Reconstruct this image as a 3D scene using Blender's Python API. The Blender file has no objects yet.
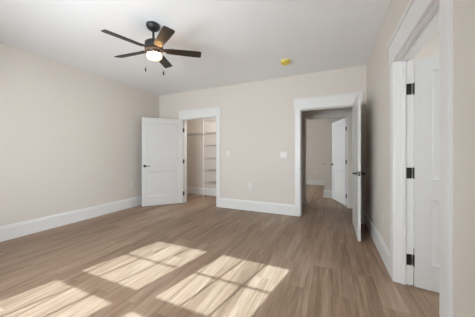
import bpy, bmesh, math, random
from mathutils import Vector, Matrix

random.seed(4)
sc = bpy.context.scene
COL = sc.collection
PI = math.pi

# ------------------------------------------------------------------ camera
CAM_H = 1.2
YAW = math.radians(24.103)
F_PX = 212.73
cam_d = bpy.data.cameras.new('camera')
cam = bpy.data.objects.new('camera', cam_d)
COL.objects.link(cam)
cam_d.sensor_fit = 'HORIZONTAL'
cam_d.sensor_width = 36.0
cam_d.lens = 36.0 * F_PX / 475.0
cam_d.shift_y = -(158.5 - 154.506) / 475.0
cam_d.clip_start = 0.02
cam.location = (0, 0, CAM_H)
cam.rotation_euler = (PI / 2, 0, YAW)
sc.camera = cam

# ------------------------------------------------------------------ light
SKY = 24.0
world = bpy.data.worlds.new('daylight')
sc.world = world
world.use_nodes = True
wn = world.node_tree
w_tc = wn.nodes.new('ShaderNodeTexCoord')          # bright hazy sky over duller ground
w_sep = wn.nodes.new('ShaderNodeSeparateXYZ')
w_ramp = wn.nodes.new('ShaderNodeValToRGB')
w_ramp.color_ramp.elements[0].position = 0.49
w_ramp.color_ramp.elements[0].color = (0.84, 0.89, 0.95, 1)
w_ramp.color_ramp.elements[1].position = 0.53
w_ramp.color_ramp.elements[1].color = (0.80, 0.86, 0.92, 1)
w_map = wn.nodes.new('ShaderNodeMath'); w_map.operation = 'MULTIPLY_ADD'
w_map.inputs[1].default_value = 0.5; w_map.inputs[2].default_value = 0.5
wn.links.new(w_tc.outputs['Generated'], w_sep.inputs[0])
wn.links.new(w_sep.outputs['Z'], w_map.inputs[0])
wn.links.new(w_map.outputs[0], w_ramp.inputs[0])
wn.links.new(w_ramp.outputs[0], wn.nodes['Background'].inputs[0])
wn.nodes['Background'].inputs[1].default_value = SKY

SUN_TAN, SUN_SLIP = 0.682, 0.195          # drop and sideways drift per metre travelled into the room
sun_d = bpy.data.lights.new('sun', 'SUN')
sun_d.energy = 13.2
sun_d.angle = math.radians(0.5)
sun_d.color = (0.66, 0.86, 1.0)
sun = bpy.data.objects.new('sun', sun_d)
COL.objects.link(sun)
sun.location = (-4, -8, 8)
sun.rotation_euler = Vector((SUN_SLIP, 1.0, -SUN_TAN)).to_track_quat('-Z', 'Y').to_euler()

def portal(name, loc, direction, sx, sy):
    d = bpy.data.lights.new(name, 'AREA')
    d.shape = 'RECTANGLE'
    d.size, d.size_y = sx, sy
    d.cycles.is_portal = True
    o = bpy.data.objects.new(name, d)
    COL.objects.link(o)
    o.location = loc
    o.rotation_euler = Vector(direction).to_track_quat('-Z', 'Y').to_euler()

sc.view_settings.view_transform = 'Standard'
sc.view_settings.look = 'None'
sc.view_settings.gamma = 1
sc.view_settings.use_curve_mapping = False
sc.view_settings.exposure = 0.27
sc.cycles.max_bounces = 16
sc.cycles.diffuse_bounces = 12
sc.cycles.transparent_max_bounces = 12
sc.cycles.use_denoising = True
sc.cycles.sample_clamp_indirect = 4.0

# ------------------------------------------------------------------ dimensions
XL, XR = -4.175, 0.536            # bedroom left and right wall faces
YB, YR = 4.272, -0.60             # far wall face, wall behind the camera
ZC = 2.749                        # ceiling
WT = 0.12                         # partition thickness
HALL_Y = 5.38                     # far side of the hall
FAR_Y = 8.9
CLO_Y = 5.37
OPH = 2.07                        # clear height of the door openings

# ------------------------------------------------------------------ materials
def mat(name):
    m = bpy.data.materials.new(name)
    m.use_nodes = True
    return m, m.node_tree.nodes, m.node_tree.links, m.node_tree.nodes['Principled BSDF']

def paint(name, col, rough=0.6, bump=0.0, scale=220, var=0.015):
    m, n, l, b = mat(name)
    tc = n.new('ShaderNodeTexCoord')
    nz = n.new('ShaderNodeTexNoise')
    nz.inputs['Scale'].default_value = 1.7
    nz.inputs['Detail'].default_value = 3
    l.new(tc.outputs['Object'], nz.inputs['Vector'])
    cr = n.new('ShaderNodeValToRGB')
    cr.color_ramp.elements[0].color = tuple(c * (1 - var) for c in col) + (1,)
    cr.color_ramp.elements[1].color = tuple(min(1, c * (1 + var)) for c in col) + (1,)
    l.new(nz.outputs['Fac'], cr.inputs['Fac'])
    l.new(cr.outputs['Color'], b.inputs['Base Color'])
    b.inputs['Roughness'].default_value = rough
    if bump:
        n2 = n.new('ShaderNodeTexNoise')
        n2.inputs['Scale'].default_value = scale
        l.new(tc.outputs['Object'], n2.inputs['Vector'])
        bp = n.new('ShaderNodeBump')
        bp.inputs['Strength'].default_value = bump
        bp.inputs['Distance'].default_value = 0.002
        l.new(n2.outputs['Fac'], bp.inputs['Height'])
        l.new(bp.outputs['Normal'], b.inputs['Normal'])
    return m

M = {}
M['wall'] = paint('greige_wall_paint', (0.655, 0.607, 0.553), 0.7, 0.08)
M['ceiling'] = paint('flat_ceiling_paint', (0.845, 0.85, 0.855), 0.85, 0.06)
M['trim'] = paint('white_trim_paint', (0.74, 0.735, 0.722), 0.38)
M['door'] = paint('white_door_paint', (0.62, 0.615, 0.60), 0.40)
M['beige'] = paint('beige_trim_paint', (0.70, 0.65, 0.59), 0.5)  # white hall casing toned down, its shade put into the paint colour
M['plate'] = paint('white_plastic', (0.71, 0.69, 0.665), 0.35)
M['socket'] = paint('grey_socket_slots', (0.25, 0.24, 0.23), 0.5)
M['wire'] = paint('grey_vinyl_wire', (0.34, 0.32, 0.30), 0.4)  # white wire darkened, shade of the shelf lips put into the colour
M['black'] = paint('matte_black_metal', (0.012, 0.012, 0.012), 0.38)
M['fan'] = paint('dark_fan_metal', (0.018, 0.017, 0.018), 0.42)
M['steel'] = paint('dull_steel', (0.45, 0.42, 0.38), 0.35)
M['steel'].node_tree.nodes['Principled BSDF'].inputs['Metallic'].default_value = 0.9
M['yellow'] = paint('yellow_plastic', (0.72, 0.56, 0.06), 0.4)
M['pale'] = paint('pale_plastic', (0.74, 0.70, 0.46), 0.45)

def blade_material():
    m, n, l, b = mat('dark_walnut_blade')
    tc = n.new('ShaderNodeTexCoord')
    mp = n.new('ShaderNodeMapping')
    mp.inputs['Scale'].default_value = (3, 45, 10)
    nz = n.new('ShaderNodeTexNoise')
    nz.inputs['Scale'].default_value = 1.0
    nz.inputs['Detail'].default_value = 5
    cr = n.new('ShaderNodeValToRGB')
    cr.color_ramp.elements[0].color = (0.010, 0.007, 0.005, 1)
    cr.color_ramp.elements[1].color = (0.036, 0.024, 0.016, 1)
    l.new(tc.outputs['Object'], mp.inputs['Vector'])
    l.new(mp.outputs['Vector'], nz.inputs['Vector'])
    l.new(nz.outputs['Fac'], cr.inputs['Fac'])
    l.new(cr.outputs['Color'], b.inputs['Base Color'])
    b.inputs['Roughness'].default_value = 0.42
    return m
M['blade'] = blade_material()

def lamp_material(name, col, power):
    m, n, l, b = mat(name)
    b.inputs['Base Color'].default_value = (0.9, 0.85, 0.75, 1)
    b.inputs['Emission Color'].default_value = col
    b.inputs['Emission Strength'].default_value = power
    return m
M['lamp'] = lamp_material('lit_frosted_glass', (1.0, 0.64, 0.32, 1), 1.6)
M['rim'] = lamp_material('bright_lamp_rim', (1.0, 0.55, 0.22, 1), 85.0)  # glow of the hidden ring added above the lamp bowl
M['closet_lamp'] = lamp_material('lit_closet_glass', (0.97, 0.95, 0.92, 1), 110.0)  # glow of the unseen lamp added to brighten the closet

def glass_material():
    m, n, l, b = mat('window_glass')
    out = n['Material Output']
    tr = n.new('ShaderNodeBsdfTransparent')
    tr.inputs[0].default_value = (0.96, 0.98, 0.97, 1)
    gl = n.new('ShaderNodeBsdfGlossy')
    gl.inputs['Roughness'].default_value = 0.02
    fr = n.new('ShaderNodeFresnel')
    fr.inputs['IOR'].default_value = 1.35
    mx = n.new('ShaderNodeMixShader')
    l.new(fr.outputs[0], mx.inputs[0])
    l.new(tr.outputs[0], mx.inputs[1])
    l.new(gl.outputs[0], mx.inputs[2])
    l.new(mx.outputs[0], out.inputs['Surface'])
    return m
M['glass'] = glass_material()

def floor_material():
    m, n, l, b = mat('brown_plank_floor')
    tc = n.new('ShaderNodeTexCoord')
    sp = n.new('ShaderNodeSeparateXYZ')
    l.new(tc.outputs['Object'], sp.inputs[0])
    cb = n.new('ShaderNodeCombineXYZ')
    l.new(sp.outputs['Y'], cb.inputs['X'])
    l.new(sp.outputs['X'], cb.inputs['Y'])
    br = n.new('ShaderNodeTexBrick')
    br.offset = 0.37
    br.offset_frequency = 2
    br.inputs['Color1'].default_value = (0, 0, 0, 1)
    br.inputs['Color2'].default_value = (1, 1, 1, 1)
    br.inputs['Mortar'].default_value = (0.5, 0.5, 0.5, 1)
    br.inputs['Scale'].default_value = 1.0
    br.inputs['Mortar Size'].default_value = 0.0011
    br.inputs['Mortar Smooth'].default_value = 0.2
    br.inputs['Bias'].default_value = 0.0
    br.inputs['Brick Width'].default_value = 1.22
    br.inputs['Row Height'].default_value = 0.178
    l.new(cb.outputs[0], br.inputs['Vector'])
    # every plank shifts its own grain
    sh = n.new('ShaderNodeVectorMath'); sh.operation = 'MULTIPLY_ADD'
    sh.inputs[1].default_value = (7.3, 3.1, 9.7)
    l.new(br.outputs['Color'], sh.inputs[0])
    l.new(tc.outputs['Object'], sh.inputs[2])
    def grain(scale, detail, dist):
        mp = n.new('ShaderNodeMapping')
        mp.inputs['Scale'].default_value = scale
        nz = n.new('ShaderNodeTexNoise')
        nz.inputs['Scale'].default_value = 1.0
        nz.inputs['Detail'].default_value = detail
        nz.inputs['Roughness'].default_value = 0.6
        nz.inputs['Distortion'].default_value = dist
        l.new(sh.outputs[0], mp.inputs['Vector'])
        l.new(mp.outputs[0], nz.inputs['Vector'])
        return nz
    g1 = grain((14, 0.9, 1), 6, 0.6)
    g2 = grain((85, 3.5, 1), 4, 0.2)
    mixg = n.new('ShaderNodeMix'); mixg.data_type = 'FLOAT'
    mixg.inputs[0].default_value = 0.35
    l.new(g1.outputs['Fac'], mixg.inputs[2])
    l.new(g2.outputs['Fac'], mixg.inputs[3])
    add = n.new('ShaderNodeMath'); add.operation = 'MULTIPLY_ADD'
    add.inputs[1].default_value = 0.14
    l.new(br.outputs['Color'], add.inputs[0])
    l.new(mixg.outputs[0], add.inputs[2])
    cr = n.new('ShaderNodeValToRGB')
    e = cr.color_ramp.elements
    e[0].position = 0.37; e[0].color = (0.150, 0.093, 0.058, 1)
    e[1].position = 0.76; e[1].color = (0.41, 0.298, 0.218, 1)
    mid = e.new(0.56); mid.color = (0.270, 0.175, 0.114, 1)
    l.new(add.outputs[0], cr.inputs['Fac'])
    seam = n.new('ShaderNodeMix'); seam.data_type = 'RGBA'
    seam.inputs[7].default_value = (0.09, 0.06, 0.045, 1)
    l.new(br.outputs['Fac'], seam.inputs[0])
    l.new(cr.outputs['Color'], seam.inputs[6])
    l.new(seam.outputs[2], b.inputs['Base Color'])
    b.inputs['Roughness'].default_value = 0.44
    bp = n.new('ShaderNodeBump')
    bp.inputs['Strength'].default_value = 0.12
    bp.inputs['Distance'].default_value = 0.002
    l.new(g2.outputs['Fac'], bp.inputs['Height'])
    l.new(bp.outputs['Normal'], b.inputs['Normal'])
    return m
M['floor'] = floor_material()

# ------------------------------------------------------------------ helpers
def box(bm, x0, x1, y0, y1, z0, z1):
    vs = [bm.verts.new((x, y, z)) for x in (x0, x1) for y in (y0, y1) for z in (z0, z1)]
    for f in ((0, 1, 3, 2), (4, 6, 7, 5), (0, 4, 5, 1), (2, 3, 7, 6), (0, 2, 6, 4), (1, 5, 7, 3)):
        bm.faces.new([vs[i] for i in f])

def prism(bm, prof, p0, p1, up=Vector((0, 0, 1)), side=None):
    """sweep a closed (out, up) profile from p0 to p1; 'side' is the out direction"""
    p0, p1 = Vector(p0), Vector(p1)
    a = [bm.verts.new(p0 + side * u + up * v) for u, v in prof]
    b = [bm.verts.new(p1 + side * u + up * v) for u, v in prof]
    k = len(prof)
    for i in range(k):
        bm.faces.new((a[i], a[(i + 1) % k], b[(i + 1) % k], b[i]))
    bm.faces.new(a); bm.faces.new(b[::-1])

def tube(bm, p0, p1, r, seg=10, r1=None):
    p0, p1 = Vector(p0), Vector(p1)
    r1 = r if r1 is None else r1
    d = (p1 - p0).normalized()
    u = d.orthogonal().normalized(); w = d.cross(u)
    A = [bm.verts.new(p0 + (u * math.cos(t) + w * math.sin(t)) * r) for t in [2 * PI * i / seg for i in range(seg)]]
    B = [bm.verts.new(p1 + (u * math.cos(t) + w * math.sin(t)) * r1) for t in [2 * PI * i / seg for i in range(seg)]]
    for i in range(seg):
        bm.faces.new((A[i], A[(i + 1) % seg], B[(i + 1) % seg], B[i]))
    bm.faces.new(A[::-1]); bm.faces.new(B)

def lathe(bm, prof, seg=40, M4=None):
    """prof: list of (radius, height); closed at both ends"""
    rings = []
    for r, z in prof:
        if r < 1e-6:
            rings.append([bm.verts.new((0, 0, z))])
        else:
            rings.append([bm.verts.new((r * math.cos(2 * PI * i / seg), r * math.sin(2 * PI * i / seg), z)) for i in range(seg)])
    for a, b in zip(rings, rings[1:]):
        for i in range(seg):
            j = (i + 1) % seg
            if len(a) == 1 and len(b) == 1: continue
            if len(a) == 1: bm.faces.new((a[0], b[i], b[j]))
            elif len(b) == 1: bm.faces.new((a[i], a[j], b[0]))
            else: bm.faces.new((a[i], a[j], b[j], b[i]))
    if len(rings[0]) > 1: bm.faces.new(rings[0][::-1])
    if len(rings[-1]) > 1: bm.faces.new(rings[-1])
    if M4 is not None:
        vs = [v for r in rings for v in r]
        bmesh.ops.transform(bm, matrix=M4, verts=vs)

def build(name, bm, m, parent=None, bevel=0.0, smooth=False, seg=2):
    bmesh.ops.recalc_face_normals(bm, faces=bm.faces[:])
    me = bpy.data.meshes.new(name)
    bm.to_mesh(me); bm.free()
    me.materials.append(m)
    o = bpy.data.objects.new(name, me)
    COL.objects.link(o)
    if parent is not None: o.parent = parent
    if smooth:
        for p in me.polygons: p.use_smooth = True
        me.set_sharp_from_angle(angle=math.radians(35))
    if bevel:
        b = o.modifiers.new('bevel', 'BEVEL')
        b.width = bevel; b.segments = seg; b.limit_method = 'ANGLE'; b.angle_limit = math.radians(40)
        b.harden_normals = False
    return o

def empty(name, loc=(0, 0, 0), rz=0.0):
    o = bpy.data.objects.new(name, None)
    COL.objects.link(o)
    o.location = loc; o.rotation_euler = (0, 0, rz)
    o.empty_display_size = 0.1
    return o

def tag(o, label, cat, group=None, kind=None):
    o['label'] = label; o['category'] = cat
    if group: o['group'] = group
    if kind: o['kind'] = kind
    return o

def structure(o, label, cat):
    return tag(o, label, cat, kind='structure')

def bx(*boxes):
    bm = bmesh.new()
    for b in boxes: box(bm, *b)
    return bm

# ------------------------------------------------------------------ shell
X_OUT0, X_OUT1 = -4.33, 3.2
Y_OUT0, Y_OUT1 = -0.76, 9.05
DJ = 0.018                                   # jamb board thickness
C0, C1 = -3.380, -2.442                      # closet opening
B0, B1 = -0.568, 0.352                       # bedroom doorway
R0, R1 = 1.478, 2.430                        # side doorway, along y
H0, H1 = -0.60, 0.305                        # door across the hall

structure(build('floor', bx((X_OUT0, X_OUT1, Y_OUT0, Y_OUT1, -0.12, 0)), M['floor']),
          'brown wood plank floor running through bedroom, closet and hall', 'floor')
structure(build('ceiling', bx((X_OUT0, X_OUT1, Y_OUT0, Y_OUT1, ZC, ZC + 0.12)), M['ceiling']),
          'flat white ceiling with the black fan', 'ceiling')

def wall_x(x0, x1, y0, y1, holes):
    """wall running along y between y0 and y1; holes are (ya, yb, za, zb)"""
    bm = bmesh.new(); y = y0
    for a, b, za, zb in sorted(holes):
        box(bm, x0, x1, y, a, 0, ZC)
        if za > 0: box(bm, x0, x1, a, b, 0, za)
        box(bm, x0, x1, a, b, zb, ZC)
        y = b
    box(bm, x0, x1, y, y1, 0, ZC)
    return bm

def wall_y(y0, y1, x0, x1, holes):
    bm = bmesh.new(); x = x0
    for a, b, za, zb in sorted(holes):
        box(bm, x, a, y0, y1, 0, ZC)
        if za > 0: box(bm, a, b, y0, y1, 0, za)
        box(bm, a, b, y0, y1, zb, ZC)
        x = b
    box(bm, x, x1, y0, y1, 0, ZC)
    return bm

# windows: clear openings in the walls (za, zb)
WZ0, WZ1 = 0.60, 2.085
W1 = (-2.775 - 0.085, -1.985 + 0.085)        # left of the pair behind the camera
W2 = (-1.770 - 0.085, -0.980 + 0.085)
W4 = (5.72, 6.72)                              # unseen window added to light the room across the hall (y, left)
W5 = (1.50, 2.50)                              # unseen window added for fill from the side room (y, right)

structure(build('wall_left', wall_x(X_OUT0, XL, Y_OUT0, CLO_Y + WT, []), M['wall']),
          'long greige wall at the left side of the bedroom', 'wall')
structure(build('wall_back', wall_y(YB, YB + WT, XL, XR + WT, [(C0 - DJ, C1 + DJ, 0, OPH + DJ), (B0 - DJ, B1 + DJ, 0, OPH + DJ)]), M['wall']),
          'far greige bedroom wall with closet opening and hall doorway', 'wall')
structure(build('wall_right', wall_x(XR, XR + WT, Y_OUT0, YB, [(R0 - DJ, R1 + DJ, 0, OPH + DJ)]), M['wall']),
          'greige wall at the right with the near doorway', 'wall')
structure(build('wall_rear', wall_y(Y_OUT0, YR, XL, XR, [(W1[0], W1[1], WZ0, WZ1), (W2[0], W2[1], WZ0, WZ1)]), M['wall']),
          'greige wall behind the camera with two windows', 'wall')
structure(build('wall_closet', bx((XL, -1.75, CLO_Y, CLO_Y + WT, 0, ZC), (-1.75, -1.63, YB + WT, CLO_Y + WT, 0, ZC)), M['wall']),
          'pale walls inside the closet behind the wire shelves', 'wall')
structure(build('wall_hall', wall_y(HALL_Y, HALL_Y + WT, -1.63, 2.4, [(H0 - DJ, H1 + DJ, 0, OPH + DJ)]), M['wall']),
          'shaded hall wall around the door opposite the bedroom doorway', 'wall')
structure(build('wall_hall_end', bx((2.4, 2.52, YB, Y_OUT1, 0, ZC), (XR + WT, 2.4, YB, YB + WT, 0, ZC)), M['wall']),
          'end wall of the hall out of sight to the right', 'wall')
structure(build('wall_far_room', bx((-3.5, 2.4, FAR_Y, Y_OUT1, 0, ZC)), M['wall']),
          'beige wall farthest away seen through both doorways', 'wall')
structure(build('wall_far_room_corner', wall_x(-0.215, -0.095, 6.42, FAR_Y, [(6.52, 7.40, 0, OPH)]), M['wall']),
          'wall return with outside corner left of the white door across the hall', 'wall')
structure(build('wall_far_room_side', bx((-0.095, 2.4, 6.42, 6.54, 0, ZC)), M['wall']),
          'beige wall behind the white door across the hall', 'wall')
structure(build('wall_far_room_left', wall_x(-3.62, -3.5, HALL_Y + WT, Y_OUT1, [(W4[0], W4[1], WZ0, WZ1)]), M['wall']),
          'window wall of the room across the hall', 'wall')
structure(build('wall_far_room_front', bx((-3.5, -1.63, CLO_Y + WT, CLO_Y + WT + 0.1, 0, ZC)), M['wall']),
          'closet side wall of the room across the hall', 'wall')
structure(build('wall_side_room', bx((XR + WT, 3.05, 3.42, 3.54, 0, ZC), (XR + WT, 3.05, 0.2, 0.32, 0, ZC)), M['wall']),
          'pinkish beige wall of the side room above the open white door', 'wall')
structure(build('wall_side_room_right', wall_x(3.05, X_OUT1, 0.2, 3.54, [(W5[0], W5[1], WZ0, WZ1)]), M['wall']),
          'window wall of the side room', 'wall')

# ------------------------------------------------------------------ baseboards
BBH = 0.212
BBP = [(0, 0), (0.018, 0), (0.018, 0.172), (0.015, 0.178), (0.015, 0.186), (0.010, 0.200), (0.006, 0.212), (0, 0.212)]
def baseboard(name, runs, label):
    bm = bmesh.new()
    for p0, p1, s in runs:
        prism(bm, BBP, p0 + (0,), p1 + (0,), side=Vector(s + (0,)))
    structure(build(name, bm, M['trim']), label, 'baseboard')
CW = 0.10                                   # casing width
RV = 0.006
baseboard('baseboard_left', [((XL, YR), (XL, YB - 0.018), (1, 0))], 'tall white baseboard along the left wall')
baseboard('baseboard_back', [((XL, YB), (C0 - CW - RV, YB), (0, -1)), ((C1 + CW + RV, YB), (B0 - CW - RV, YB), (0, -1)),
                             ((B1 + CW + RV, YB), (XR - 0.018, YB), (0, -1))],
          'white baseboard of the far wall between closet and doorway')
baseboard('baseboard_right', [((XR, R1 + CW + RV), (XR, YB - 0.018), (-1, 0)), ((XR, YR), (XR, R0 - CW - RV), (-1, 0))],
          'white baseboard at the foot of the right wall')
baseboard('baseboard_rear', [((XL + 0.018, YR), (XR - 0.018, YR), (0, 1))], 'white baseboard under the windows behind the camera')
baseboard('baseboard_closet', [((XL, CLO_Y), (-1.75, CLO_Y), (0, -1)), ((-1.75, YB + WT), (-1.75, CLO_Y - 0.018), (-1, 0)),
                               ((XL, YB + WT), (XL, CLO_Y - 0.018), (1, 0))],
          'white baseboard inside the closet under the shelves')
baseboard('baseboard_hall', [((-1.63, HALL_Y), (H0 - CW - RV, HALL_Y), (0, -1)), ((H1 + CW + RV, HALL_Y), (2.4, HALL_Y), (0, -1))],
          'white baseboard in the shaded hall')
baseboard('baseboard_far_room', [((-3.5, FAR_Y), (-0.215, FAR_Y), (0, -1)), ((-0.233, 6.42), (2.4, 6.42), (0, -1))],
          'pale baseboard of the room beyond the hall')
baseboard('baseboard_side_room', [((XR + WT, 3.42), (3.05, 3.42), (0, -1))], 'white baseboard in the side room')

# ------------------------------------------------------------------ door frames (jambs, stops, casings)
HEAD_H, HEAD_T, LEG_T, CAP_H = 0.188, 0.024, 0.018, 0.022
def frame(name, label, axis, a0, a1, w0, w1, stop_at, sides=(-1, 1), strike=None, pm='trim'):
    """door frame; axis 'x' = opening runs along x in a wall between y=w0 and y=w1"""
    root = empty(name, ((a0 + a1) / 2, (w0 + w1) / 2, 0) if axis == 'x' else ((w0 + w1) / 2, (a0 + a1) / 2, 0))
    structure(root, label, 'door frame')
    off = root.location.copy()
    def B(bm, p0, p1, q0, q1, z0, z1):       # p along the opening, q through the wall
        if axis == 'x': box(bm, p0 - off.x, p1 - off.x, q0 - off.y, q1 - off.y, z0, z1)
        else: box(bm, q0 - off.x, q1 - off.x, p0 - off.y, p1 - off.y, z0, z1)
    bm = bmesh.new()
    B(bm, a0 - DJ, a0, w0, w1, 0, OPH + DJ); B(bm, a1, a1 + DJ, w0, w1, 0, OPH + DJ); B(bm, a0, a1, w0, w1, OPH, OPH + DJ)
    build('jamb', bm, M[pm], root, 0.0015)
    bm = bmesh.new()
    s0, s1 = stop_at
    B(bm, a0, a0 + 0.011, s0, s1, 0, OPH); B(bm, a1 - 0.011, a1, s0, s1, 0, OPH); B(bm, a0 + 0.011, a1 - 0.011, s0, s1, OPH - 0.011, OPH)
    build('door_stop', bm, M[pm], root, 0.002)
    for s in sides:
        f = w0 if s < 0 else w1
        def S(t): return (f - t, f) if s < 0 else (f, f + t)
        for (p0, p1) in ((a0 - RV - CW, a0 - RV), (a1 + RV, a1 + RV + CW)):
            bm = bmesh.new(); q = S(LEG_T)
            B(bm, p0, p1, q[0], q[1], 0, OPH + RV)
            build('side_casing', bm, M[pm], root, 0.002)
        lo, hi = a0 - RV - CW - 0.02, a1 + RV + CW + 0.02
        bm = bmesh.new(); q = S(HEAD_T)
        B(bm, lo, hi, q[0], q[1], OPH + RV, OPH + RV + HEAD_H)
        build('head_casing', bm, M[pm], root, 0.002)
        bm = bmesh.new(); q = S(HEAD_T + 0.012)
        B(bm, lo - 0.012, min(hi + 0.012, 99), q[0], q[1], OPH + RV + HEAD_H, OPH + RV + HEAD_H + CAP_H)
        build('head_cap', bm, M[pm], root, 0.003)
    if strike:
        bm = bmesh.new()
        p, q0, q1 = strike
        B(bm, p, p + 0.002, q0, q1, 0.90, 0.965)
        build('strike_plate', bm, M['black'], root)
    return root

W0, W9 = YB, YB + WT
frame('trim_1', 'white casing and jambs around the closet opening', 'x', C0, C1, W0, W9, (W0 + 0.04, W0 + 0.075))
frame('trim_2', 'white casing and jambs of the doorway into the hall', 'x', B0, B1, W0, W9, (W0 + 0.04, W0 + 0.075), strike=(B0, W0 + 0.006, W0 + 0.034))
frame('trim_3', 'white casing and jambs of the near doorway at right', 'y', R0, R1, XR, XR + WT, (XR + WT - 0.075, XR + WT - 0.04))
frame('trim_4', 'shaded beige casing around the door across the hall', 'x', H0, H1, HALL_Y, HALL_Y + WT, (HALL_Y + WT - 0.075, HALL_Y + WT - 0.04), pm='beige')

# ------------------------------------------------------------------ doors
DT, DZ0, DZ1 = 0.035, 0.012, 2.052
def door(name, label, knuckle, ang, s, width, lever_dir=-1):
    """leaf hinged at the knuckle, pointing along ang; its body lies on side s (+1 = left of that direction)"""
    root = empty(name, (knuckle[0], knuckle[1], 0), ang)
    structure(root, label, 'door')
    g = 0.004
    def Y(a, b): return (a, b) if s > 0 else (-b, -a)
    st = 0.118
    zb0, zb1 = 0.235, 0.80               # lower panel
    zt0, zt1 = 0.985, 1.935              # upper panel
    bm = bmesh.new()
    y0, y1 = Y(0, DT)
    box(bm, g, g + st, y0, y1, DZ0, DZ1); box(bm, width - st, width, y0, y1, DZ0, DZ1)
    box(bm, g + st, width - st, y0, y1, DZ0, zb0); box(bm, g + st, width - st, y0, y1, zb1, zt0); box(bm, g + st, width - st, y0, y1, zt1, DZ1)
    build('leaf', bm, M['door'], root, 0.0025)
    for z0, z1 in ((zb0, zb1), (zt0, zt1)):
        bm = bmesh.new(); y0, y1 = Y(0.011, DT - 0.011)
        box(bm, g + st - 0.001, width - st + 0.001, y0, y1, z0 - 0.001, z1 + 0.001)
        build('panel', bm, M['door'], root)
        bm = bmesh.new()                  # sloped bead round the panel, both faces
        xa, xb = g + st, width - st
        for face, d in ((0.004, 1), (DT - 0.004, -1)):
            o = [(xa, z0), (xb, z0), (xb, z1), (xa, z1)]
            k = 0.014
            i_ = [(xa + k, z0 + k), (xb - k, z0 + k), (xb - k, z1 - k), (xa + k, z1 - k)]
            yo = face if s > 0 else -face
            yi = (0.0112 if d > 0 else DT - 0.0112); yi = yi if s > 0 else -yi
            vo = [bm.verts.new((p[0], yo, p[1])) for p in o]; vi = [bm.verts.new((p[0], yi, p[1])) for p in i_]
            vb = [bm.verts.new((p[0], yi, p[1])) for p in o]
            for q in range(4):
                r = (q + 1) % 4
                bm.faces.new((vo[q], vo[r], vi[r], vi[q])); bm.faces.new((vb[q], vb[r], vo[r], vo[q])); bm.faces.new((vi[q], vi[r], vb[r], vb[q]))
        build('panel_bead', bm, M['door'], root)
    # lever on each face, latch plate on the free edge
    for face in (0, 1):
        bm = bmesh.new()
        yb = DT if face else 0.0
        sg = 1 if face else -1
        def P(x, o, z): return Vector((x, (yb + sg * o) * s, z))
        hx, hz = width - 0.062, 0.935
        tube(bm, P(hx, 0, hz), P(hx, 0.009, hz), 0.032, 24)
        tube(bm, P(hx, 0.009, hz), P(hx, 0.050, hz), 0.011, 14)
        tube(bm, P(hx + 0.012, 0.052, hz), P(hx - 0.115, 0.052, hz), 0.0095, 12, 0.0075)
        build('lever_handle', bm, M['black'], root, smooth=True)
    bm = bmesh.new(); y0, y1 = Y(0.006, DT - 0.006)
    box(bm, width - 0.0005, width + 0.0015, y0, y1, 0.905, 0.965)
    build('latch_plate', bm, M['black'], root)
    for z in (0.235, 1.03, 1.80):
        bm = bmesh.new()
        tube(bm, (0, -0.002 * s, z - 0.05), (0, -0.002 * s, z + 0.05), 0.0075, 12)
        y0, y1 = Y(0.0, DT - 0.003)
        box(bm, g - 0.0035, g + 0.001, y0, y1, z - 0.05, z + 0.05)
        build('hinge', bm, M['black'], root, 0.001)
    return root

d1 = door('door_1', 'white two panel closet door swung open against the left corner', (C0, YB - 0.024), math.atan2(-0.748, -0.664), 1, 0.926)
d2 = door('door_2', 'white hall door standing open into the bedroom edge on', (B1 - 0.001, YB - 0.024), -PI / 2, -1, 0.912)
d3 = door('door_3', 'white panelled door opened into the side room at right', (XR + WT + 0.019, R1 + 0.001), math.radians(-9), -1, 0.935)
d4 = door('door_4', 'white door across the hall opened away into the far room', (H1 - 0.002, HALL_Y + WT + 0.022), math.radians(109), 1, 0.888)
d5 = door('door_5', 'closed door in the wall return of the far room with its lever sticking out', (-0.2, 7.395), -PI / 2, 1, 0.862)

# hinge leaves screwed to the jambs
def jamb_plates(root, boxes):
    for b in boxes:
        o = build('hinge_plate', bx(b), M['black'])
        o.parent = root
        o.matrix_parent_inverse = Matrix.LocRotScale(root.location, root.rotation_euler, None).inverted()
for root, (x0, x1, y0, y1) in ((d3, (XR + WT - 0.034, XR + WT + 0.004, R1 - 0.0025, R1 - 0.0002)),
                               (d1, (C0 + 0.0002, C0 + 0.0025, YB - 0.02, YB + 0.032)),
                               (d4, (H1 - 0.0025, H1 - 0.0002, HALL_Y + WT - 0.032, HALL_Y + WT + 0.018))):
    jamb_plates(root, [(x0, x1, y0, y1, z - 0.05, z + 0.05) for z in (0.235, 1.03, 1.80)])

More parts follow.
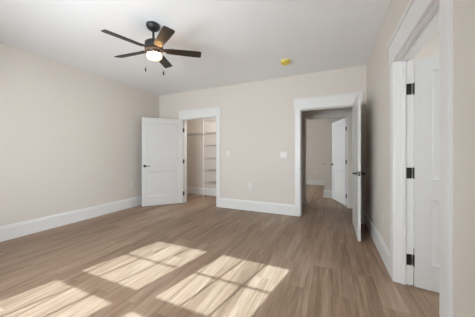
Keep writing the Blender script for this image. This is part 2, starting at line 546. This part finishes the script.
# ------------------------------------------------------------------ windows
def sash_window(name, label, axis, a0, a1, glass_q, inward, z0=WZ0, z1=WZ1, wall=None):
    """double hung window, three by two lights a sash, in an opening along 'axis' with its outer glass plane at q = glass_q"""
    root = empty(name, ((a0 + a1) / 2, glass_q, z0) if axis == 'x' else (glass_q, (a0 + a1) / 2, z0))
    structure(root, label, 'window')
    off = root.location.copy()
    def B(bm, p0, p1, q0, q1, za, zb):       # q measured inward from the glass plane
        qa, qb = sorted((glass_q + inward * q0, glass_q + inward * q1))
        if axis == 'x': box(bm, p0 - off.x, p1 - off.x, qa - off.y, qb - off.y, za - off.z, zb - off.z)
        else: box(bm, qa - off.x, qb - off.x, p0 - off.y, p1 - off.y, za - off.z, zb - off.z)
    fr = 0.035
    bm = bmesh.new()
    B(bm, a0, a0 + fr, -0.03, wall, z0, z1); B(bm, a1 - fr, a1, -0.03, wall, z0, z1)
    B(bm, a0 + fr, a1 - fr, -0.02, wall, z1 - 0.01, z1); B(bm, a0 + fr, a1 - fr, -0.03, wall, z0, z0 + 0.02)
    build('frame', bm, M['trim'], root)
    g0, g1 = a0 + 0.085, a1 - 0.085
    for nm, q, za, zb, rb, rt in (('upper_sash', 0.0, 1.403, 2.03, 0.06, 0.044), ('lower_sash', 0.035, 0.63, 1.264, 0.03, 0.09)):
        bm = bmesh.new(); t = 0.016
        B(bm, a0 + fr, g0, q - t, q + t, za - rb, zb + rt); B(bm, g1, a1 - fr, q - t, q + t, za - rb, zb + rt)
        B(bm, g0, g1, q - t, q + t, za - rb, za); B(bm, g0, g1, q - t, q + t, zb, zb + rt)
        for k in (1, 2):
            x = g0 + (g1 - g0) * k / 3
            B(bm, x - 0.008, x + 0.008, q - 0.008, q + 0.008, za, zb)
        zm = (za + zb) / 2
        B(bm, g0, g1, q - 0.0075, q + 0.0075, zm - 0.0055, zm + 0.0055)
        s_ = build(nm, bm, M['trim'], root)
        bm = bmesh.new()
        qq = glass_q + inward * q
        c = [(g0, za), (g1, za), (g1, zb), (g0, zb)]
        bm.faces.new([bm.verts.new((p - off.x, qq - off.y, z - off.z) if axis == 'x' else (qq - off.x, p - off.y, z - off.z)) for p, z in c])
        build('pane', bm, M['glass'], s_)
    bm = bmesh.new()                          # inside casing and stool
    w = wall
    B(bm, a0 - 0.085, a0 + 0.006, w, w + 0.018, z0 - 0.02, z1); B(bm, a1 - 0.006, a1 + 0.085, w, w + 0.018, z0 - 0.02, z1)
    B(bm, a0 - 0.095, a1 + 0.095, w, w + 0.024, z1, z1 + 0.19)
    build('casing', bm, M['trim'], root)
    bm = bmesh.new(); B(bm, a0 - 0.10, a1 + 0.10, w - 0.05, w + 0.05, z0 - 0.03, z0 + 0.0)
    build('sill', bm, M['trim'], root, 0.004)
    cz = (z0 + z1) / 2
    if axis == 'x': portal('daylight_portal', ((a0 + a1) / 2, glass_q - inward * 0.035, cz), (0, inward, 0), a1 - a0, z1 - z0)
    else: portal('daylight_portal', (glass_q - inward * 0.035, (a0 + a1) / 2, cz), (inward, 0, 0), a1 - a0, z1 - z0)
    return root

sash_window('window_1', 'left one of the two windows behind the camera', 'x', W1[0], W1[1], -0.72, 1, wall=0.12)
sash_window('window_2', 'right one of the two windows behind the camera', 'x', W2[0], W2[1], -0.72, 1, wall=0.12)
sash_window('window_3', 'window lighting the room across the hall', 'y', W4[0], W4[1], -3.59, 1, wall=0.09)
sash_window('window_4', 'window lighting the side room', 'y', W5[0], W5[1], X_OUT1 - 0.03, -1, wall=0.12)

# ------------------------------------------------------------------ ceiling fan
FX, FY = -1.96, 1.91
fan = tag(empty('ceiling_fan', (FX, FY, ZC)), 'black five blade ceiling fan with a lit warm lamp', 'ceiling fan')
bm = bmesh.new(); lathe(bm, [(0.078, 0), (0.080, -0.012), (0.076, -0.030), (0.062, -0.050), (0.040, -0.064), (0.022, -0.070), (0, -0.070)])
build('canopy', bm, M['fan'], fan, smooth=True)
bm = bmesh.new(); tube(bm, (0, 0, -0.068), (0, 0, -0.19), 0.013, 16)
lathe(bm, [(0.026, -0.165), (0.030, -0.172), (0.034, -0.195), (0, -0.195)], 24)
build('downrod', bm, M['fan'], fan, smooth=True)
bm = bmesh.new(); lathe(bm, [(0, -0.188), (0.050, -0.190), (0.082, -0.198), (0.100, -0.212), (0.104, -0.245), (0.104, -0.30), (0.098, -0.306), (0, -0.306)], 48)
build('motor_housing', bm, M['fan'], fan, smooth=True)
bm = bmesh.new(); lathe(bm, [(0, -0.300), (0.084, -0.302), (0.080, -0.308), (0.078, -0.356), (0, -0.357)], 48)
kit = build('light_kit', bm, M['fan'], fan, smooth=True)
bm = bmesh.new(); lathe(bm, [(0, -0.352), (0.086, -0.352), (0.088, -0.358), (0.087, -0.374), (0.080, -0.390), (0.066, -0.400), (0.045, -0.406), (0, -0.409)], 48)
tag_o = build('lamp_shade', bm, M['lamp'], kit, smooth=True)
bm = bmesh.new(); lathe(bm, [(0.0795, -0.3505), (0.0855, -0.3505), (0.0855, -0.3515), (0.0795, -0.3515), (0.0795, -0.3505)], 40)
build('lamp_rim', bm, M['rim'], kit)  # upward glowing ring added to throw warm light on the blades
tag_o['label'] = 'glowing frosted lamp bowl under the fan'
def blade_bm():
    bm = bmesh.new()
    out = [(0.135, -0.040), (0.20, -0.050), (0.42, -0.058), (0.535, -0.060), (0.552, -0.056), (0.560, -0.046),
           (0.566, 0.040), (0.560, 0.052), (0.545, 0.057), (0.42, 0.057), (0.20, 0.050), (0.135, 0.040)]
    t = 0.0035
    top = [bm.verts.new((x, y, t)) for x, y in out]; bot = [bm.verts.new((x, y, -t)) for x, y in out]
    bm.faces.new(top); bm.faces.new(bot[::-1])
    for i in range(len(out)):
        j = (i + 1) % len(out)
        bm.faces.new((top[i], bot[i], bot[j], top[j]))
    return bm
PITCH = math.radians(-13)
BZ = -0.295
for k in range(5):
    a = math.radians(42.5 + 72 * k)
    b = build('blade', blade_bm(), M['blade'], fan, 0.001)
    b.location = (0, 0, BZ)
    b.rotation_euler = (Matrix.Rotation(a, 3, 'Z') @ Matrix.Rotation(PITCH, 3, 'X')).to_euler()
    bm = bmesh.new()
    prism(bm, [(-0.022, 0), (0.022, 0), (0.034, 0.07), (0.034, 0.095), (-0.034, 0.095), (-0.034, 0.07)],
          (0.085, 0, 0.0042), (0.085, 0, 0.009), up=Vector((1, 0, 0)), side=Vector((0, 1, 0)))
    build('blade_iron', bm, M['fan'], b, 0.001)
for (cx, cy, zt, zl) in ((-0.103, -0.046, -0.30, -0.495), (0.092, 0.041, -0.30, -0.545)):
    bm = bmesh.new(); tube(bm, (cx, cy, zt), (cx, cy, zl), 0.0009, 6)
    c = build('pull_chain', bm, M['steel'], fan)
    bm = bmesh.new(); lathe(bm, [(0, 0), (0.005, -0.004), (0.0085, -0.018), (0.0085, -0.044), (0.004, -0.052), (0, -0.052)], 12, Matrix.Translation((cx, cy, zl)))
    build('chain_pull', bm, M['black'], c, smooth=True)

# the fan hangs a little out of true below its canopy
tilt = Matrix.Rotation(math.radians(3.0), 4, (math.cos(math.radians(348)), math.sin(math.radians(348)), 0))
about = Matrix.Translation((0, 0, -0.05)) @ tilt @ Matrix.Translation((0, 0, 0.05))
for ch in fan.children:
    if not ch.name.startswith('canopy'):
        ch.matrix_basis = about @ ch.matrix_basis

# ------------------------------------------------------------------ added closet lamp, out of view
cl = tag(empty('ceiling_light', (-2.35, 4.80, ZC)), 'round flush lamp on the closet ceiling above the door head', 'ceiling light')
bm = bmesh.new(); lathe(bm, [(0.13, 0), (0.13, -0.02), (0, -0.02)], 32)
build('lamp_base', bm, M['plate'], cl, smooth=True)
bm = bmesh.new(); lathe(bm, [(0.12, -0.02), (0.115, -0.05), (0.08, -0.075), (0, -0.085)], 32)
build('lamp_shade', bm, M['closet_lamp'], cl, smooth=True)

# ------------------------------------------------------------------ smoke detector
sd = tag(empty('smoke_detector', (-0.71, 3.52, ZC)), 'small round smoke detector under a yellow dust cover on ceiling', 'smoke detector')
bm = bmesh.new(); lathe(bm, [(0.082, 0), (0.082, -0.012), (0.078, -0.018), (0, -0.018)], 40)
build('mounting_base', bm, M['pale'], sd, smooth=True)
bm = bmesh.new(); lathe(bm, [(0.070, -0.018), (0.073, -0.024), (0.071, -0.050), (0.064, -0.058), (0, -0.060)], 40)
build('dust_cover', bm, M['yellow'], sd, smooth=True)

# ------------------------------------------------------------------ switches and outlets
def wall_plate(name, loc, rz, w, h, label, cat, kind, gangs=1, group=None):
    """plate lying on a wall; local -y points into the room"""
    root = tag(empty(name, loc, rz), label, cat, group)
    bm = bmesh.new(); box(bm, -w / 2, w / 2, -0.006, 0, -h / 2, h / 2)
    build('cover_plate', bm, M['plate'], root, 0.0025)
    for g in range(gangs):
        cx = (g - (gangs - 1) / 2) * 0.046
        if kind == 'switch':
            bm = bmesh.new()
            vs = [(-0.0165, -0.006, -0.033), (0.0165, -0.006, -0.033), (0.0165, -0.006, 0.033), (-0.0165, -0.006, 0.033),
                  (-0.0165, -0.0115, -0.033), (0.0165, -0.0115, -0.033), (0.0165, -0.0075, 0.033), (-0.0165, -0.0075, 0.033)]
            V = [bm.verts.new((x + cx, y, z)) for x, y, z in vs]
            for f in ((0, 1, 2, 3), (4, 5, 6, 7), (0, 1, 5, 4), (1, 2, 6, 5), (2, 3, 7, 6), (3, 0, 4, 7)): bm.faces.new([V[i] for i in f])
            build('rocker', bm, M['plate'], root)
        else:
            for dz in (-0.0195, 0.0195):
                bm = bmesh.new(); tube(bm, (0, -0.006, dz), (0, -0.0085, dz), 0.0165, 20)
                s = build('socket', bm, M['plate'], root)
                bm = bmesh.new()
                box(bm, -0.0075, -0.0055, -0.0089, -0.0084, dz - 0.001, dz + 0.007); box(bm, 0.0055, 0.0075, -0.0089, -0.0084, dz - 0.001, dz + 0.007)
                tube(bm, (0, -0.0084, dz - 0.008), (0, -0.0089, dz - 0.008), 0.0025, 8)
                build('slots', bm, M['socket'], s)
    return root
wall_plate('light_switch', (-2.14, YB, 1.22), 0, 0.075, 0.12, 'single white light switch just right of the closet opening', 'light switch', 'switch')
wall_plate('light_switch', (-0.902, YB, 1.19), 0, 0.128, 0.12, 'wide white light switch plate left of the hall doorway', 'light switch', 'switch', 2)
wall_plate('power_outlet', (-1.622, YB, 0.525), 0, 0.075, 0.12, 'white outlet low on the far wall between closet and doorway', 'outlet', 'outlet')
wall_plate('power_outlet', (XL, 3.42, 0.52), PI / 2, 0.075, 0.12, 'white outlet low on the left wall beside the open closet door', 'outlet', 'outlet')
wall_plate('power_outlet', (XR, 2.92, 0.46), -PI / 2, 0.075, 0.12, 'white outlet low on the right wall before the near doorway', 'outlet', 'outlet')
wall_plate('power_outlet', (-0.62, FAR_Y, 0.48), 0, 0.075, 0.12, 'white outlet on the distant wall seen through both doorways', 'outlet', 'outlet')

# ------------------------------------------------------------------ closet shelving
SH_Y0 = 4.96
def wire_shelf(x0, x1, z, label, brace=None, rod=False):
    root = tag(empty('wire_shelf', ((x0 + x1) / 2, CLO_Y, z)), label, 'shelf', 'wire shelves in the closet')
    off = root.location
    def T(bm, a, b, r, seg=6): tube(bm, Vector(a) - off, Vector(b) - off, r, seg)
    bm = bmesh.new()
    T(bm, (x0, SH_Y0, z), (x1, SH_Y0, z), 0.0035); T(bm, (x0, SH_Y0, z - 0.030), (x1, SH_Y0, z - 0.030), 0.0035)
    n = int((x1 - x0) / 0.03)
    for i in range(n + 1):
        x = x0 + 0.004 + (x1 - x0 - 0.008) * i / n
        T(bm, (x, SH_Y0, z), (x, SH_Y0, z - 0.030), 0.0018, 5)
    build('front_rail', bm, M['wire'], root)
    bm = bmesh.new()
    for i in range(n + 1):
        x = x0 + 0.004 + (x1 - x0 - 0.008) * i / n
        T(bm, (x, SH_Y0, z), (x, CLO_Y - 0.002, z), 0.0018, 5)
    T(bm, (x0, CLO_Y - 0.004, z), (x1, CLO_Y - 0.004, z), 0.0035); T(bm, (x0, (SH_Y0 + CLO_Y) / 2, z - 0.004), (x1, (SH_Y0 + CLO_Y) / 2, z - 0.004), 0.003)
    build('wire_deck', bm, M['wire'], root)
    if rod:
        bm = bmesh.new(); T(bm, (x0, SH_Y0 + 0.03, z - 0.055), (-3.25, SH_Y0 + 0.03, z - 0.055), 0.010, 12)
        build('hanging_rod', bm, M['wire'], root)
    for bxx in brace or ():
        bm = bmesh.new(); T(bm, (bxx, SH_Y0, z - 0.03), (bxx, SH_Y0 + 0.10, z - 0.11), 0.006, 8); T(bm, (bxx, SH_Y0 + 0.10, z - 0.11), (bxx, CLO_Y - 0.003, z - 0.12), 0.006, 8)
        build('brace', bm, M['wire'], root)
TX = -3.235
names = ['lowest short wire shelf above the closet baseboard', 'second wire shelf up in the right half of the closet',
         'third wire shelf up in the right half of the closet', 'fourth wire shelf up just below the long closet shelf']
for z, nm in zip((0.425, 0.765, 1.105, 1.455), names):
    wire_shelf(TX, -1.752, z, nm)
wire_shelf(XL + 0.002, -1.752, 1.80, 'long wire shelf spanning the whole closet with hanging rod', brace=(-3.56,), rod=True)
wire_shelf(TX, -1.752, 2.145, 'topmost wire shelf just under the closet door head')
def pole(x, z1, label):
    root = tag(empty('shelf_pole', (x, SH_Y0 - 0.012, 0)), label, 'pole', 'closet shelf poles')
    bm = bmesh.new(); tube(bm, (0, 0, 0.012), (0, 0, z1), 0.0085, 12); build('tube', bm, M['plate'], root, smooth=True)
    bm = bmesh.new(); lathe(bm, [(0.017, 0), (0.017, 0.008), (0.010, 0.025), (0, 0.025)], 16); build('foot', bm, M['plate'], root, smooth=True)
pole(TX, 2.16, 'thin pole holding the stack of short closet shelves')
pole(-3.80, 1.80, 'thin pole at the left under the long closet shelf')
